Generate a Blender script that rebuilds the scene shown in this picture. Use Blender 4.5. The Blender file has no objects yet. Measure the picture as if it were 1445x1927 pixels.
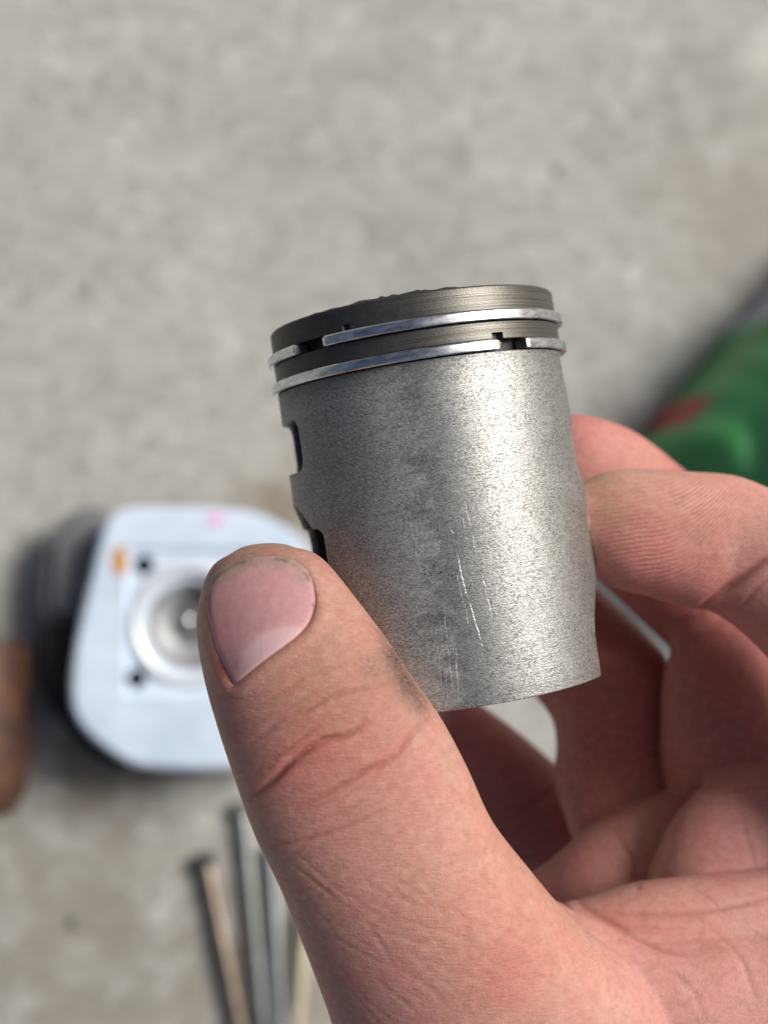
import bpy, bmesh, math, random
import numpy as np
from mathutils import Vector, Matrix, noise
from mathutils.bvhtree import BVHTree
random.seed(4); rng = np.random.default_rng(4)
scn = bpy.context.scene
C = scn.collection
R = math.radians

# ------------------------------------------------------------------ camera, sky, sun, exposure
F, CX, CY = 2400.0, 722.5, 963.5          # focal length and centre of the photograph, in its pixels
upc = Vector((372, 207, 2400)).normalized()     # the vertical seen from the camera
zx = Vector((1, 0, 0)); ax = (zx - upc*zx.dot(upc)).normalized(); ay = upc.cross(ax)
ROT = Matrix((ax, ay, upc))               # camera -> world rotation
cam_d = bpy.data.cameras.new('camera'); cam = bpy.data.objects.new('camera', cam_d); C.objects.link(cam)
CAMPOS = Vector((0, 0, 0.62))
cam.matrix_world = Matrix.Translation(CAMPOS) @ ROT.to_4x4()
cam_d.sensor_fit = 'VERTICAL'; cam_d.sensor_height = 36; cam_d.lens = 36*F/1927
cam_d.clip_start = 0.01; cam_d.clip_end = 200
cam_d.dof.use_dof = True; cam_d.dof.focus_distance = 0.187; cam_d.dof.aperture_fstop = 11.0
scn.camera = cam

SUN_AZ, SUN_EL = 63.0, 44.0               # azimuth clockwise from the picture's top
w = bpy.data.worlds.new('World'); scn.world = w; w.use_nodes = True
nt = w.node_tree; bg = nt.nodes['Background']
sky = nt.nodes.new('ShaderNodeTexSky'); sky.sky_type = 'NISHITA'; sky.sun_disc = False
sky.sun_elevation = R(SUN_EL); sky.sun_rotation = R(SUN_AZ); sky.dust_density = 6.0; sky.air_density = 1.0; sky.ozone_density = .4
nt.links.new(sky.outputs[0], bg.inputs[0]); bg.inputs[1].default_value = 0.05
sd = bpy.data.lights.new('sun', 'SUN'); sd.energy = 2.7; sd.angle = R(24); sd.color = (1, .985, .955)
so = bpy.data.objects.new('sun', sd); C.objects.link(so)
sv = Vector((math.sin(R(SUN_AZ))*math.cos(R(SUN_EL)), math.cos(R(SUN_AZ))*math.cos(R(SUN_EL)), math.sin(R(SUN_EL))))
so.rotation_euler = sv.to_track_quat('Z', 'Y').to_euler(); so.location = sv*2
scn.view_settings.view_transform = 'Standard'; scn.view_settings.look = 'None'
scn.view_settings.exposure = 0.34
scn.render.engine = 'CYCLES'; scn.cycles.max_bounces = 8; scn.cycles.use_denoising = True

# ------------------------------------------------------------------ helpers
def Pc(px, py, d):                         # point in camera space, mm
    return np.array([(px-CX)/F*d, -(py-CY)/F*d, -d])
Rn = np.array(ROT)
def W(v):                                  # camera mm -> world m (array)
    return (np.asarray(v) @ Rn.T)*0.001 + np.array(CAMPOS)
def on_ground(px, py, h=0.0):              # world point at height h (m) seen at that pixel
    d = Vector(Rn @ np.array([(px-CX)/F, -(py-CY)/F, -1.0]))
    return CAMPOS + d*((h-CAMPOS.z)/d.z)

def mesh_obj(name, verts, faces, mat=None, parent=None, smooth=True):
    me = bpy.data.meshes.new(name); me.from_pydata([tuple(v) for v in verts], [], [tuple(f) for f in faces]); me.update()
    bm = bmesh.new(); bm.from_mesh(me); bmesh.ops.recalc_face_normals(bm, faces=bm.faces); bm.to_mesh(me); bm.free()
    return add(name, me, mat, parent, smooth)
def add(name, me, mat=None, parent=None, smooth=True, sharp=None):
    o = bpy.data.objects.new(name, me); C.objects.link(o)
    if mat: me.materials.clear(); me.materials.append(mat)
    me.polygons.foreach_set('use_smooth', [smooth]*len(me.polygons))
    if smooth: me.set_sharp_from_angle(angle=R(sharp or 40))
    if parent: o.parent = parent
    return o
def bmo(name, bm, mat, parent=None, smooth=True, sharp=None):
    me = bpy.data.meshes.new(name); bmesh.ops.recalc_face_normals(bm, faces=bm.faces); bm.to_mesh(me); bm.free()
    return add(name, me, mat, parent, smooth, sharp)
def tag(o, label=None, cat=None, group=None, kind=None):
    for k, v in (('label', label), ('category', cat), ('group', group), ('kind', kind)):
        if v: o[k] = v
    return o
def empty(name, loc, label, cat, group=None):
    o = bpy.data.objects.new(name, None); C.objects.link(o); o.empty_display_size = .02
    o.location = loc; return tag(o, label, cat, group)

class N:                                   # small node builder
    def __init__(s, name):
        s.m = bpy.data.materials.new(name); s.m.use_nodes = True; s.t = s.m.node_tree; s.b = s.t.nodes['Principled BSDF']
        s.co = s.t.nodes.new('ShaderNodeTexCoord').outputs['Object']
    def n(s, typ, ins=None, **kw):
        x = s.t.nodes.new(typ)
        for k, v in kw.items(): setattr(x, k, v)
        for k, v in (ins or {}).items():
            if isinstance(v, bpy.types.NodeSocket): s.t.links.new(v, x.inputs[k])
            else: x.inputs[k].default_value = v
        return x
    def math(s, op, a, b=0.0, clamp=False, c=0.0):
        return s.n('ShaderNodeMath', {0: a, 1: b, 2: c}, operation=op, use_clamp=clamp).outputs[0]
    def scale(s, v, k): return s.n('ShaderNodeMapping', {'Vector': v, 'Scale': k if hasattr(k, '__len__') else (k, k, k)}).outputs[0]
    def noise(s, v, sc, det=3, rough=.5, dist=0.0):
        return s.n('ShaderNodeTexNoise', {'Vector': v, 'Scale': sc, 'Detail': det, 'Roughness': rough, 'Distortion': dist}).outputs[0]
    def ramp(s, f, a, b, lo=0.0, hi=1.0):
        return s.n('ShaderNodeMapRange', {0: f, 1: a, 2: b, 3: lo, 4: hi}).outputs[0]
    def mix(s, f, a, b, mode='MIX'):
        x = s.t.nodes.new('ShaderNodeMix'); x.data_type = 'RGBA'; x.blend_type = mode; x.clamp_factor = True
        for i, v in ((0, f), (6, a), (7, b)):
            if isinstance(v, bpy.types.NodeSocket): s.t.links.new(v, x.inputs[i])
            else: x.inputs[i].default_value = (v if i == 0 else (*v, 1) if len(v) == 3 else v)
        return x.outputs[2]
    def bump(s, h, st, dist, prev=None):
        d = {'Height': h, 'Strength': st, 'Distance': dist}
        if prev is not None: d['Normal'] = prev
        return s.n('ShaderNodeBump', d).outputs[0]
    def out(s, **kw):
        nm = dict(color='Base Color', rough='Roughness', metal='Metallic', spec='Specular IOR Level', normal='Normal',
                  sss='Subsurface Weight', coat='Coat Weight', coatr='Coat Roughness', sscale='Subsurface Scale', srad='Subsurface Radius', aniso='Anisotropic')
        for k, v in kw.items():
            i = s.b.inputs[nm[k]]
            if isinstance(v, bpy.types.NodeSocket): s.t.links.new(v, i)
            else: i.default_value = (*v, 1) if k == 'color' else v
        return s.m
def simple(name, col, rough=.5, metal=0, var=.25, sc=300, bump=.15, **kw):
    m = N(name); nz = m.noise(m.co, sc, 4, .6); k = m.ramp(nz, .3, .7, 1-var, 1+var)
    c = m.mix(1.0, col, m.n('ShaderNodeCombineColor', {0: k, 1: k, 2: k}).outputs[0], 'MULTIPLY')
    return m.out(color=c, rough=rough, metal=metal, normal=m.bump(nz, bump, .0005), **kw)

# ------------------------------------------------------------------ ground
m = N('concrete')
vmm = m.co
n1 = m.noise(vmm, 9, 4, .55, .3); n2 = m.noise(vmm, 42, 5, .62, .4); n3 = m.noise(vmm, 260, 4, .6)
n4 = m.noise(m.scale(vmm, (1.0, 1.35, 1)), 85, 3, .55)
col = m.mix(m.ramp(n1, .35, .65), (.36, .357, .328), (.47, .465, .428))
col = m.mix(m.ramp(m.noise(vmm, 150, 4, .65), .5, .68, 0, .45), col, (.62, .61, .57)); col = m.mix(m.ramp(m.noise(vmm, 95, 2, .5, .5), .70, .76, 0, .6), col, (.15, .145, .13)); col = m.mix(m.ramp(n2, .48, .70, 0, .5), col, (.66, .65, .61))
col = m.mix(m.ramp(n4, .48, .68, 0, .55), col, (.27, .265, .235))
col = m.mix(m.ramp(n3, .48, .72, 0, .6), col, (.20, .19, .17))
def stain(col, px, py, r, c, st, soft=.6, nz=.5):
    p = on_ground(px, py); rr = r/F*.62
    d = m.n('ShaderNodeVectorMath', {0: vmm, 1: tuple(p)}, operation='DISTANCE').outputs['Value']
    d = m.math('ADD', m.math('DIVIDE', d, rr), m.math('MULTIPLY', m.math('SUBTRACT', n2, .5), nz*2))
    return m.mix(m.ramp(d, 1, 1-soft, 0, st), col, c)
for s_ in [(120, 1750, 420, (.22, .195, .15), .6, .9, 1.2), (520, 1900, 260, (.25, .22, .17), .5, .9, 1), (200, 1460, 130, (.24, .20, .15), .6, .9, 1),
           (1046, 322, 15, (.09, .09, .10), .8, .6, .2), (133, 1738, 14, (.07, .07, .065), .9, .7, .1), (160, 546, 18, (.17, .16, .15), .7, .6, .2),
           (1122, 228, 10, (.35, .22, .13), .6, .6, .1), (1400, 380, 330, (.31, .28, .235), .6, .9, .8), (1440, 90, 80, (.66, .63, .58), .55, .95, 1.6),
           (520, 955, 110, (.22, .17, .11), .7, .8, .6), (210, 430, 40, (.22, .21, .20), .5, .8, .8), (850, 300, 60, (.27, .26, .24), .5, .8, .8),
           (700, 430, 24, (.22, .21, .20), .5, .8, .8), (1180, 1500, 300, (.30, .27, .21), .3, .9, .8)]:
    col = stain(col, *s_)
m.out(color=col, rough=.9, spec=.25, normal=m.bump(n3, .35, .0015, m.bump(n2, .3, .004)))
bm = bmesh.new(); bmesh.ops.create_grid(bm, x_segments=8, y_segments=8, size=30)
tag(bmo('ground', bm, m.m, smooth=False), 'bare mottled grey concrete slab', kind='structure')

# ------------------------------------------------------------------ piston
PD = 208.5; TILT = R(8.5); cs, sn = math.cos(TILT), math.sin(TILT)
PH = 61.0
ZR1, ZR2 = PH-4.6, PH-9.05
ring1c = Pc(780, 648, PD)
pz = np.array([-sn, cs, 0]); pxv = np.array([cs, sn, 0]); pyv = np.array([0, 0, -1.0])
PBASE = ring1c - pz*ZR1                     # piston origin (bottom centre), camera mm
def lathe(profile, n, closed=True):
    v, f = [], []
    ring = []
    for r, z in profile:
        if r < 1e-6: ring.append([len(v)]); v.append((0, 0, z))
        else:
            ring.append(list(range(len(v), len(v)+n)))
            v += [(r*math.cos(2*math.pi*k/n), r*math.sin(2*math.pi*k/n), z) for k in range(n)]
    for a, b in zip(ring, ring[1:]):
        for k in range(n):
            q = [a[k % len(a)], a[(k+1) % len(a)], b[(k+1) % len(b)], b[k % len(b)]]
            q = list(dict.fromkeys(q))
            if len(q) > 2: f.append(q)
    return v, f
GH = .9
prof = [(0, PH), (21.8, PH), (22.85, PH-.05), (23.05, PH-.3), (23.1, PH-2)]
for zr in (ZR1, ZR2):
    r0 = 23.1 if zr == ZR1 else 23.15
    prof += [(r0, zr+GH+.08), (r0-.07, zr+GH), (21.3, zr+GH), (21.3, zr-GH), (r0-.07+.1, zr-GH), (r0+.1, zr-GH-.08)]
zz = ZR2-GH-.6
while zz > 1.2:
    prof.append((23.22 + .22*min(1, (ZR2-zz)/22), zz)); zz -= 1.3
prof += [(23.42, .9), (23.38, .12), (23.25, 0), (21.5, 0), (21.35, .15), (20.9, 4), (20.6, 20), (20.4, 48), (19.2, 51.4), (16, 53), (0, 53.5)]
v, f = lathe(prof, 288)
def shape_side(p):
    x, y, z = p; r = math.hypot(x, y)
    if r < 22.9 or z > ZR2-1.2: return p
    th = math.degrees(math.atan2(x, -y))     # 0 faces the camera, 90 right
    k = 0
    if th > 60: # slightly relieved flank above the pin boss
        g = min(1, (th-60)/22)
        k -= .4*g*(1/(1+math.exp(-(z-31)/.8)))*(1-math.exp(-((z-44)/3)**2)*.6)
    if th > 45: k += (.32*math.exp(-((z-40.5)/1.6)**2) + .42*math.exp(-((z-28)/2.6)**2))*min(1, (th-45)/30)
    s_ = 1+k/r
    return (x*s_, y*s_, z)
v = [shape_side(p) for p in v]
def cutter_cyl(axis, c, r, l, n=40, sy=1.0):
    bm = bmesh.new(); bmesh.ops.create_cone(bm, cap_ends=True, segments=n, radius1=r, radius2=r, depth=l)
    M = {'X': Matrix.Rotation(R(90), 4, 'Y'), 'Z': Matrix(), 'Y': Matrix.Rotation(R(90), 4, 'X')}[axis]
    bmesh.ops.transform(bm, matrix=Matrix.Translation(c) @ Matrix.Diagonal((1, sy, 1, 1)) @ M, verts=bm.verts)
    return bm
def cutter_box(c, s, bev=1.2):
    bm = bmesh.new(); bmesh.ops.create_cube(bm, size=1)
    bmesh.ops.scale(bm, vec=s, verts=bm.verts); bmesh.ops.bevel(bm, geom=list(bm.edges), offset=bev, segments=4, affect='EDGES', profile=.5)
    bmesh.ops.translate(bm, vec=c, verts=bm.verts); return bm
S3 = Matrix.Diagonal((.001, .001, .001, 1))
def boolean(verts, faces, cutters, scale=.001):
    me = bpy.data.meshes.new('t'); me.from_pydata(verts, [], faces)
    bm = bmesh.new(); bm.from_mesh(me); bmesh.ops.recalc_face_normals(bm, faces=bm.faces); bm.to_mesh(me); bm.free()
    o = bpy.data.objects.new('t', me); C.objects.link(o); tmp = [o]
    for c in cutters:
        cm = bpy.data.meshes.new('c'); bmesh.ops.recalc_face_normals(c, faces=c.faces); c.to_mesh(cm); c.free()
        co = bpy.data.objects.new('c', cm); C.objects.link(co); tmp.append(co)
        b = o.modifiers.new('b', 'BOOLEAN'); b.operation = 'DIFFERENCE'; b.solver = 'EXACT'; b.object = co
    dg = bpy.context.evaluated_depsgraph_get(); dg.update()
    me2 = bpy.data.meshes.new_from_object(o.evaluated_get(dg), depsgraph=dg)
    for q in tmp: bpy.data.objects.remove(q)
    me2.transform(Matrix.Diagonal((scale, scale, scale, 1)))
    return me2
def dirp(th, r, z):
    a = R(th); return Vector((r*math.sin(a), -r*math.cos(a), z))
T_GAP1, T_GAP2 = (-51.3, -36.5), (28.8, 41.5)
cut = [cutter_box((-22.5, -2.5, 42.2), (14, 18.4, 8.2), 1.9), cutter_box((-22.5, -3.2, 25.2), (14, 22.2, 7.6), 1.6),
       cutter_cyl('X', (-24, -3.0, 22.4), 10.9, 14, 56), cutter_cyl('X', (24, 0, 4.6), 11.6, 16, 56), cutter_box((24, 0, 1.0), (16, 23.0, 9), .4),
       cutter_cyl('X', (-24, 0, 0), 8, 14, 32)]
nb = cutter_cyl('Z', tuple(dirp(T_GAP2[0]+.8, 23.0, ZR2+.9)), 1.0, 2.0, 28); cut.append(nb)
nb = cutter_cyl('Z', tuple(dirp(-27, 23.3, ZR1+1.0)), .7, 1.6, 16); cut.append(nb)
pme = boolean(v, f, cut)

mp = N('worn_aluminium'); o_ = mp.scale(mp.co, 1000.0)
sp = mp.n('ShaderNodeSeparateXYZ', {0: o_}); X, Y, Z = sp.outputs
th = mp.math('ARCTAN2', X, mp.math('MULTIPLY', Y, -1))       # radians, 0 to camera
arc = mp.math('MULTIPLY', th, 23.5)
rad_ = mp.n('ShaderNodeVectorMath', {0: mp.n('ShaderNodeCombineXYZ', {0: X, 1: Y, 2: 0.0}).outputs[0]}, operation='LENGTH').outputs['Value']
cyl = mp.n('ShaderNodeCombineXYZ', {0: mp.math('ADD', arc, 61.3), 1: mp.math('ADD', Z, 17.7), 2: 5.37}).outputs[0]
speck = mp.noise(mp.scale(cyl, (1.0, 1.5, 1)), 3.1, 3, .62, .3)
speck2 = mp.noise(mp.scale(cyl, (.6, 1.9, 1)), 3.6, 2, .5)
lines = mp.noise(mp.scale(cyl, (.05, 5.5, 1)), 1.0, 2, .6)
blotch = mp.noise(cyl, .16, 3, .55, .4)
scr = mp.noise(mp.scale(cyl, (3.2, .055, 1)), 1.0, 3, .7)
scrm = mp.noise(mp.scale(cyl, (.5, .09, 1)), 1.0, 2, .5)
scratch = mp.math('MULTIPLY', mp.ramp(scr, .67, .72), mp.ramp(scrm, .5, .6))
scratch = mp.math('MULTIPLY', scratch, mp.math('MULTIPLY', mp.ramp(arc, -7, 1), mp.ramp(Z, 34, 26)))
wob = mp.noise(mp.scale(cyl, (0, .5, 1)), 1.0, 3, .6); gap_ = mp.ramp(mp.noise(mp.scale(cyl, (.7, .8, 1)), 1.0, 3, .7), .42, .56)
for a0, z0, a1, z1, w_, st in ((.5, 22.5, 1.1, 16, .10, 1), (1.1, 16, 2.2, 8.5, .13, 1), (-2.6, 15, -3.1, 1.2, .08, .8), (-1.3, 13, -2.4, .8, .07, .7), (-4.2, 10, -4.6, 3, .06, .6), (7.6, 26, 8.6, 15, .08, .7),
                              (3.8, 19, 4.2, 12, .09, .7), (-5.5, 30, -5.2, 20, .06, .5), (10.6, 20, 11.0, 9, .07, .5), (-.2, 26.5, .35, 25.5, .22, .9), (6.6, 33, 7.0, 22, .06, .5), (-8.5, 9, -8.9, 4, .06, .5), (1.4, 15, 1.9, 10, .05, .6), (.1, 20, .7, 12, .05, .5), (-3.4, 12, -3.9, 2, .05, .7), (-1.9, 8, -2.4, 1, .06, .8),
                              (5.2, 24, 5.9, 12, .05, .6), (9.3, 30, 9.8, 18, .05, .6), (2.8, 30, 3.3, 22, .05, .5), (-6.5, 38, -6.0, 28, .05, .45), (12.4, 26, 12.8, 14, .05, .5)):
    tt = mp.math('DIVIDE', mp.math('SUBTRACT', Z, z1), z0-z1); cen_ = mp.math('ADD', a1, mp.math('MULTIPLY', tt, a0-a1))
    dd_ = mp.math('ABSOLUTE', mp.math('SUBTRACT', mp.math('SUBTRACT', arc, cen_), mp.math('MULTIPLY', mp.math('SUBTRACT', wob, .5), .6)))
    k_ = mp.math('MULTIPLY', mp.ramp(dd_, w_, w_*.4), mp.math('MULTIPLY', mp.ramp(tt, -.02, .05), mp.ramp(tt, 1.02, .9)))
    scratch = mp.math('MAXIMUM', scratch, mp.math('MULTIPLY', mp.math('MULTIPLY', k_, gap_), st))
zone = mp.math('MULTIPLY', mp.ramp(arc, -7, 1), mp.ramp(Z, 34, 26))
c = mp.mix(mp.ramp(blotch, .3, .7), (.345, .345, .327), (.40, .40, .378))
c = mp.mix(mp.math('MULTIPLY', mp.ramp(speck, .42, .57, 1.0, 0), mp.ramp(mp.noise(cyl, .45, 3, .6, .8), .35, .62, .55, 1.0)), c, (.13, .13, .128))
c = mp.mix(mp.ramp(speck2, .5, .75, 0, .55), c, (.70, .70, .67))
c = mp.mix(mp.ramp(mp.noise(mp.scale(cyl, (.10, 4.0, 1)), 1.0, 3, .7), .5, .7, 0, .45), c, (.20, .20, .195))
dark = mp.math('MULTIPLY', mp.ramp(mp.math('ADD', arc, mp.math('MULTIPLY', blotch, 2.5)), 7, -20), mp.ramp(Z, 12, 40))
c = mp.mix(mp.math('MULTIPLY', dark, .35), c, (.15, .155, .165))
c = mp.mix(mp.math('MULTIPLY', scratch, .55), c, (.9, .9, .88))
# machined crown lands: carbon on the left, brown heat tint
isl = mp.ramp(Z, ZR2-1.2, ZR2-.6)
brown = mp.mix(mp.ramp(lines, .35, .65), (.09, .084, .072), (.21, .198, .17))
carb = mp.ramp(mp.math('ADD', arc, mp.math('MULTIPLY', mp.math('SUBTRACT', mp.noise(mp.scale(cyl, (1, 1.4, 1)), .28, 4, .6, .6), .5), 16)), -1.5, -5.5)
carb_lo = mp.math('MULTIPLY', mp.ramp(Z, ZR1-1.0, ZR1+.4, .86, 1.0), carb)
brown = mp.mix(carb_lo, brown, mp.mix(mp.ramp(mp.noise(cyl, .7, 3, .6, .5), .45, .65), (.007, .007, .009), (.030, .030, .036)))
c = mp.mix(isl, c, brown)
# darker band just below the second ring, stronger on the left
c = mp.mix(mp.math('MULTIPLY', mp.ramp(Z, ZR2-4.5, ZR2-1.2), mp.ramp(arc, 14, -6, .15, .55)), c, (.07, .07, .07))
c = mp.mix(mp.ramp(rad_, 22.9, 22.3), c, (.018, .015, .013))
c = mp.mix(mp.ramp(rad_, 20.95, 20.8), c, (.05, .038, .028))
rough = mp.ramp(speck, .3, .7, .56, .43)
rough = mp.mix(scratch, rough, (.28, .28, .28)); rough = mp.mix(isl, rough, (.42, .42, .42))
nb = mp.bump(lines, .22, .0001, mp.bump(speck, .3, .00012)); nb = mp.bump(scratch, .4, .0001, nb)
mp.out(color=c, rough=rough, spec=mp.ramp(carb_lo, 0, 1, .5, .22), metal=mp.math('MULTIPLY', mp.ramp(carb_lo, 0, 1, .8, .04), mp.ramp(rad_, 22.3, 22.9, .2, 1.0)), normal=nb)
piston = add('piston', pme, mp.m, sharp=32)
PM = Matrix.Translation(Vector(W(PBASE))) @ (ROT @ Matrix((pxv, pyv, pz)).transposed()).to_4x4()
piston.matrix_world = PM
tag(piston, 'grey aluminium piston with two steel rings and blackened crown, pinched between thumb and fingers', 'piston')

def ring_mesh(zc, gap, r0=21.5, r1=24.05, h=.77, n=420):
    prof = [(r0, -h), (r1-.12, -h), (r1, -h+.14), (r1+.02, 0), (r1-.02, h-.22), (r1-.22, h), (r0, h)]
    a0, a1 = gap[1], gap[0]+360; vs, fs = [], []; k = len(prof)
    for i in range(n+1):
        a = a0+(a1-a0)*i/n; e = min(i, n-i)
        sh = .0 if e > 0 else -.12
        for (r, z) in prof: vs.append(tuple(dirp(a, r+sh*(r > 23), zc+z*(1 if e else .86))))
    for i in range(n):
        for j in range(k): fs.append((i*k+j, i*k+(j+1) % k, (i+1)*k+(j+1) % k, (i+1)*k+j))
    fs.append(tuple(range(k))); fs.append(tuple(n*k+j for j in range(k)))
    return [tuple(.001*c for c in p) for p in vs], fs
mr = N('ring_steel'); o_ = mr.scale(mr.co, 1000.0); sp = mr.n('ShaderNodeSeparateXYZ', {0: o_})
arc_ = mr.math('MULTIPLY', mr.math('ARCTAN2', sp.outputs[0], mr.math('MULTIPLY', sp.outputs[1], -1)), 24)
cy = mr.n('ShaderNodeCombineXYZ', {0: arc_, 1: sp.outputs[2], 2: 0.0}).outputs[0]
a = mr.noise(mr.scale(cy, (.35, 1.2, 1)), 1.0, 3, .6); b = mr.noise(mr.scale(cy, (1.2, 3, 1)), 1.0, 3, .7)
c = mr.mix(mr.ramp(a, .4, .62), (.50, .51, .55), (.74, .75, .78)); c = mr.mix(mr.ramp(b, .58, .72, 0, .75), c, (.16, .16, .17))
mr.out(color=c, metal=1.0, rough=mr.ramp(a, .3, .7, .24, .36), normal=mr.bump(b, .12, .0001))
for zc, gap, lb in ((ZR1, T_GAP1, None), (ZR2, T_GAP2, None)):
    vs, fs = ring_mesh(zc, gap)
    o = mesh_obj('piston_ring', vs, fs, mr.m, piston)
    o.data.set_sharp_from_angle(angle=R(30))
piston.children[0]['label'] = 'upper steel ring with its gap at the left'
piston.children[1]['label'] = 'lower steel ring with its gap at the right'
brass = simple('brass', (.42, .36, .22), .35, 1.0, .2, 2000)
bm = bmesh.new(); bmesh.ops.create_uvsphere(bm, u_segments=16, v_segments=10, radius=.00062)
bmesh.ops.scale(bm, vec=(1, 1, 1.25), verts=bm.verts); bmesh.ops.translate(bm, vec=dirp(T_GAP2[0]+.9, 22.75, ZR2+.15)*.001, verts=bm.verts)
bmo('locating_pin', bm, brass, piston)
# carbon crust on the crown
vs, fs = [], []; nr, na = 26, 220
vs.append((0, 0, (PH+.9)*.001))
for i in range(1, nr+1):
    for k in range(na):
        q = i/nr; th_ = 360*k/na; r = 22.75*q
        p = dirp(th_, r, 0)
        h = .9*(1-q**2) + .04
        e = noise.fractal(Vector((p.x*.45, p.y*.45, 3)), .7, 2.0, 4)
        tt = (th_+180) % 360-180
        amp = .5*math.exp(-((tt+2)/20)**2) + .18*math.exp(-((tt+35)/20)**2) + .06
        h += max(0, e*.8+.35)*amp*(1 if i < nr else .25)
        rr = r*(1+ (.012*e if i == nr else 0)*amp*2)
        p = dirp(th_, rr, PH + (h if i < nr else -.15)); vs.append(tuple(p*.001))
for k in range(na): fs.append((0, 1+k, 1+(k+1) % na))
for i in range(nr-1):
    for k in range(na): fs.append((1+i*na+k, 1+i*na+(k+1) % na, 1+(i+1)*na+(k+1) % na, 1+(i+1)*na+k))
carbon = simple('carbon_deposit', (.02, .019, .018), .62, 0, .5, 900, .6)
mesh_obj('carbon_crust', vs, fs, carbon, piston)

# ------------------------------------------------------------------ hand
def catmull(A, m):
    A = np.asarray(A, float); A = np.vstack([2*A[0]-A[1], A, 2*A[-1]-A[-2]]); out = []
    n = len(A)-3
    for i in range(n):
        p0, p1, p2, p3 = A[i:i+4]
        for t in np.linspace(0, 1, m, endpoint=(i == n-1)):
            out.append(.5*((2*p1)+(-p0+p2)*t+(2*p0-5*p1+4*p2-p3)*t*t+(-p0+3*p1-3*p2+p3)*t**3))
    return np.array(out)
HV, HF = [], []
def loft(st, m=7, n=40, cap0=.9, cap1=.9, ex=2.15):
    """st: (Lx,Ly, Rx,Ry, depth mm, half thickness mm[, depth tilt R-L mm])"""
    rows = []
    for s in st:
        tl = s[6] if len(s) > 6 else 0.0
        Lp, Rp = Pc(s[0], s[1], s[4]-tl/2), Pc(s[2], s[3], s[4]+tl/2)
        rows.append(np.concatenate([(Lp+Rp)/2, (Rp-Lp)/2, [s[5]]]))
    rows = catmull(rows, m)
    Cc, U, T = rows[:, :3], rows[:, 3:6], rows[:, 6]
    tan = np.gradient(Cc, axis=0)
    rings = []
    def frame(i):
        t = tan[i]/np.linalg.norm(tan[i]); V = np.cross(U[i], t); V /= np.linalg.norm(V); return t, V*T[i]
    def ring(c, u, vv):
        a = np.linspace(0, 2*math.pi, n, endpoint=False); ca, sa = np.cos(a), np.sin(a)
        ca = np.sign(ca)*np.abs(ca)**(2/ex); sa = np.sign(sa)*np.abs(sa)**(2/ex)
        return c + ca[:, None]*u + sa[:, None]*vv
    K = 7
    t, V = frame(0); L0 = cap0*min(T[0], np.linalg.norm(U[0]))
    for q in np.linspace(.995, .12, K): rings.append(ring(Cc[0]-t*L0*q, U[0]*math.sqrt(1-q*q), V*math.sqrt(1-q*q)))
    for i in range(len(Cc)):
        t, V = frame(i); rings.append(ring(Cc[i], U[i], V))
    t, V = frame(-1); L1 = cap1*min(T[-1], np.linalg.norm(U[-1]))
    for q in np.linspace(.12, .995, K): rings.append(ring(Cc[-1]+t*L1*q, U[-1]*math.sqrt(1-q*q), V*math.sqrt(1-q*q)))
    b = sum(len(x) for x in HV); HV.append(np.vstack(rings)); nr = len(rings)
    for i in range(nr-1):
        for k in range(n): HF.append((b+i*n+k, b+i*n+(k+1) % n, b+(i+1)*n+(k+1) % n, b+(i+1)*n+k))
    HF.append(tuple(b+k for k in range(n))); HF.append(tuple(b+(nr-1)*n+k for k in range(n)))

# thumb, from tip to root
loft([(440, 1046, 558, 1036, 193.2, 4.4), (415, 1063, 586, 1047, 192.8, 5.8), (401, 1081, 604, 1058, 192.4, 6.8), (381, 1122, 641, 1092, 190.5, 8.2), (372, 1190, 682, 1143, 188.5, 9.0),
      (386, 1280, 735, 1213, 186, 9.4), (412, 1372, 787, 1290, 184.5, 9.9), (442, 1462, 833, 1357, 184, 10.2), (479, 1565, 880, 1446, 184.5, 10.4),
      (528, 1665, 930, 1553, 186, 11.5), (572, 1775, 1000, 1645, 188.5, 13), (612, 1880, 1085, 1745, 191, 14.5), (650, 1990, 1180, 1830, 194, 16),
      (740, 2150, 1340, 1960, 206, 13)], n=56, cap0=.16, ex=2.15)
# palm and heel of the hand, wrist, forearm
loft([(1075, 1715, 800, 2150, 206, 12), (1200, 1755, 960, 2400, 207, 15), (1370, 1740, 1180, 2560, 208, 17), (1560, 1700, 1480, 2640, 212, 19),
      (1850, 1750, 1800, 2650, 224, 20), (2250, 2000, 2100, 2800, 234, 20), (2900, 2500, 2600, 3300, 236, 23)], n=56)
# web and folds
loft([(1085, 1698, 1095, 1790, 213, 5), (1200, 1664, 1200, 1860, 213, 8), (1320, 1650, 1330, 1900, 213, 9), (1450, 1634, 1450, 1900, 215, 11), (1650, 1600, 1620, 1950, 222, 14)])
loft([(1302, 1506, 1226, 1690, 227, 5.5), (1326, 1474, 1262, 1745, 225.5, 8.5), (1354, 1454, 1320, 1775, 225.5, 10), (1405, 1438, 1390, 1785, 227, 11), (1500, 1425, 1480, 1800, 230, 12), (1640, 1430, 1600, 1800, 236, 12)], cap0=.3)
loft([(960, 1665, 985, 1730, 237, 4), (1030, 1622, 1050, 1720, 235, 5), (1100, 1562, 1120, 1750, 233, 6.5), (1180, 1520, 1200, 1770, 233, 8), (1262, 1486, 1285, 1770, 234, 9), (1340, 1472, 1360, 1760, 238, 10), (1460, 1460, 1500, 1700, 242, 11)])
# far palm in the cavity
loft([(835, 1500, 868, 1300, 268, 7), (930, 1650, 975, 1378, 268, 9), (1040, 1760, 1085, 1475, 266, 10), (1160, 1850, 1230, 1600, 262, 11), (1400, 1950, 1500, 1600, 256, 13)])
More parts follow.
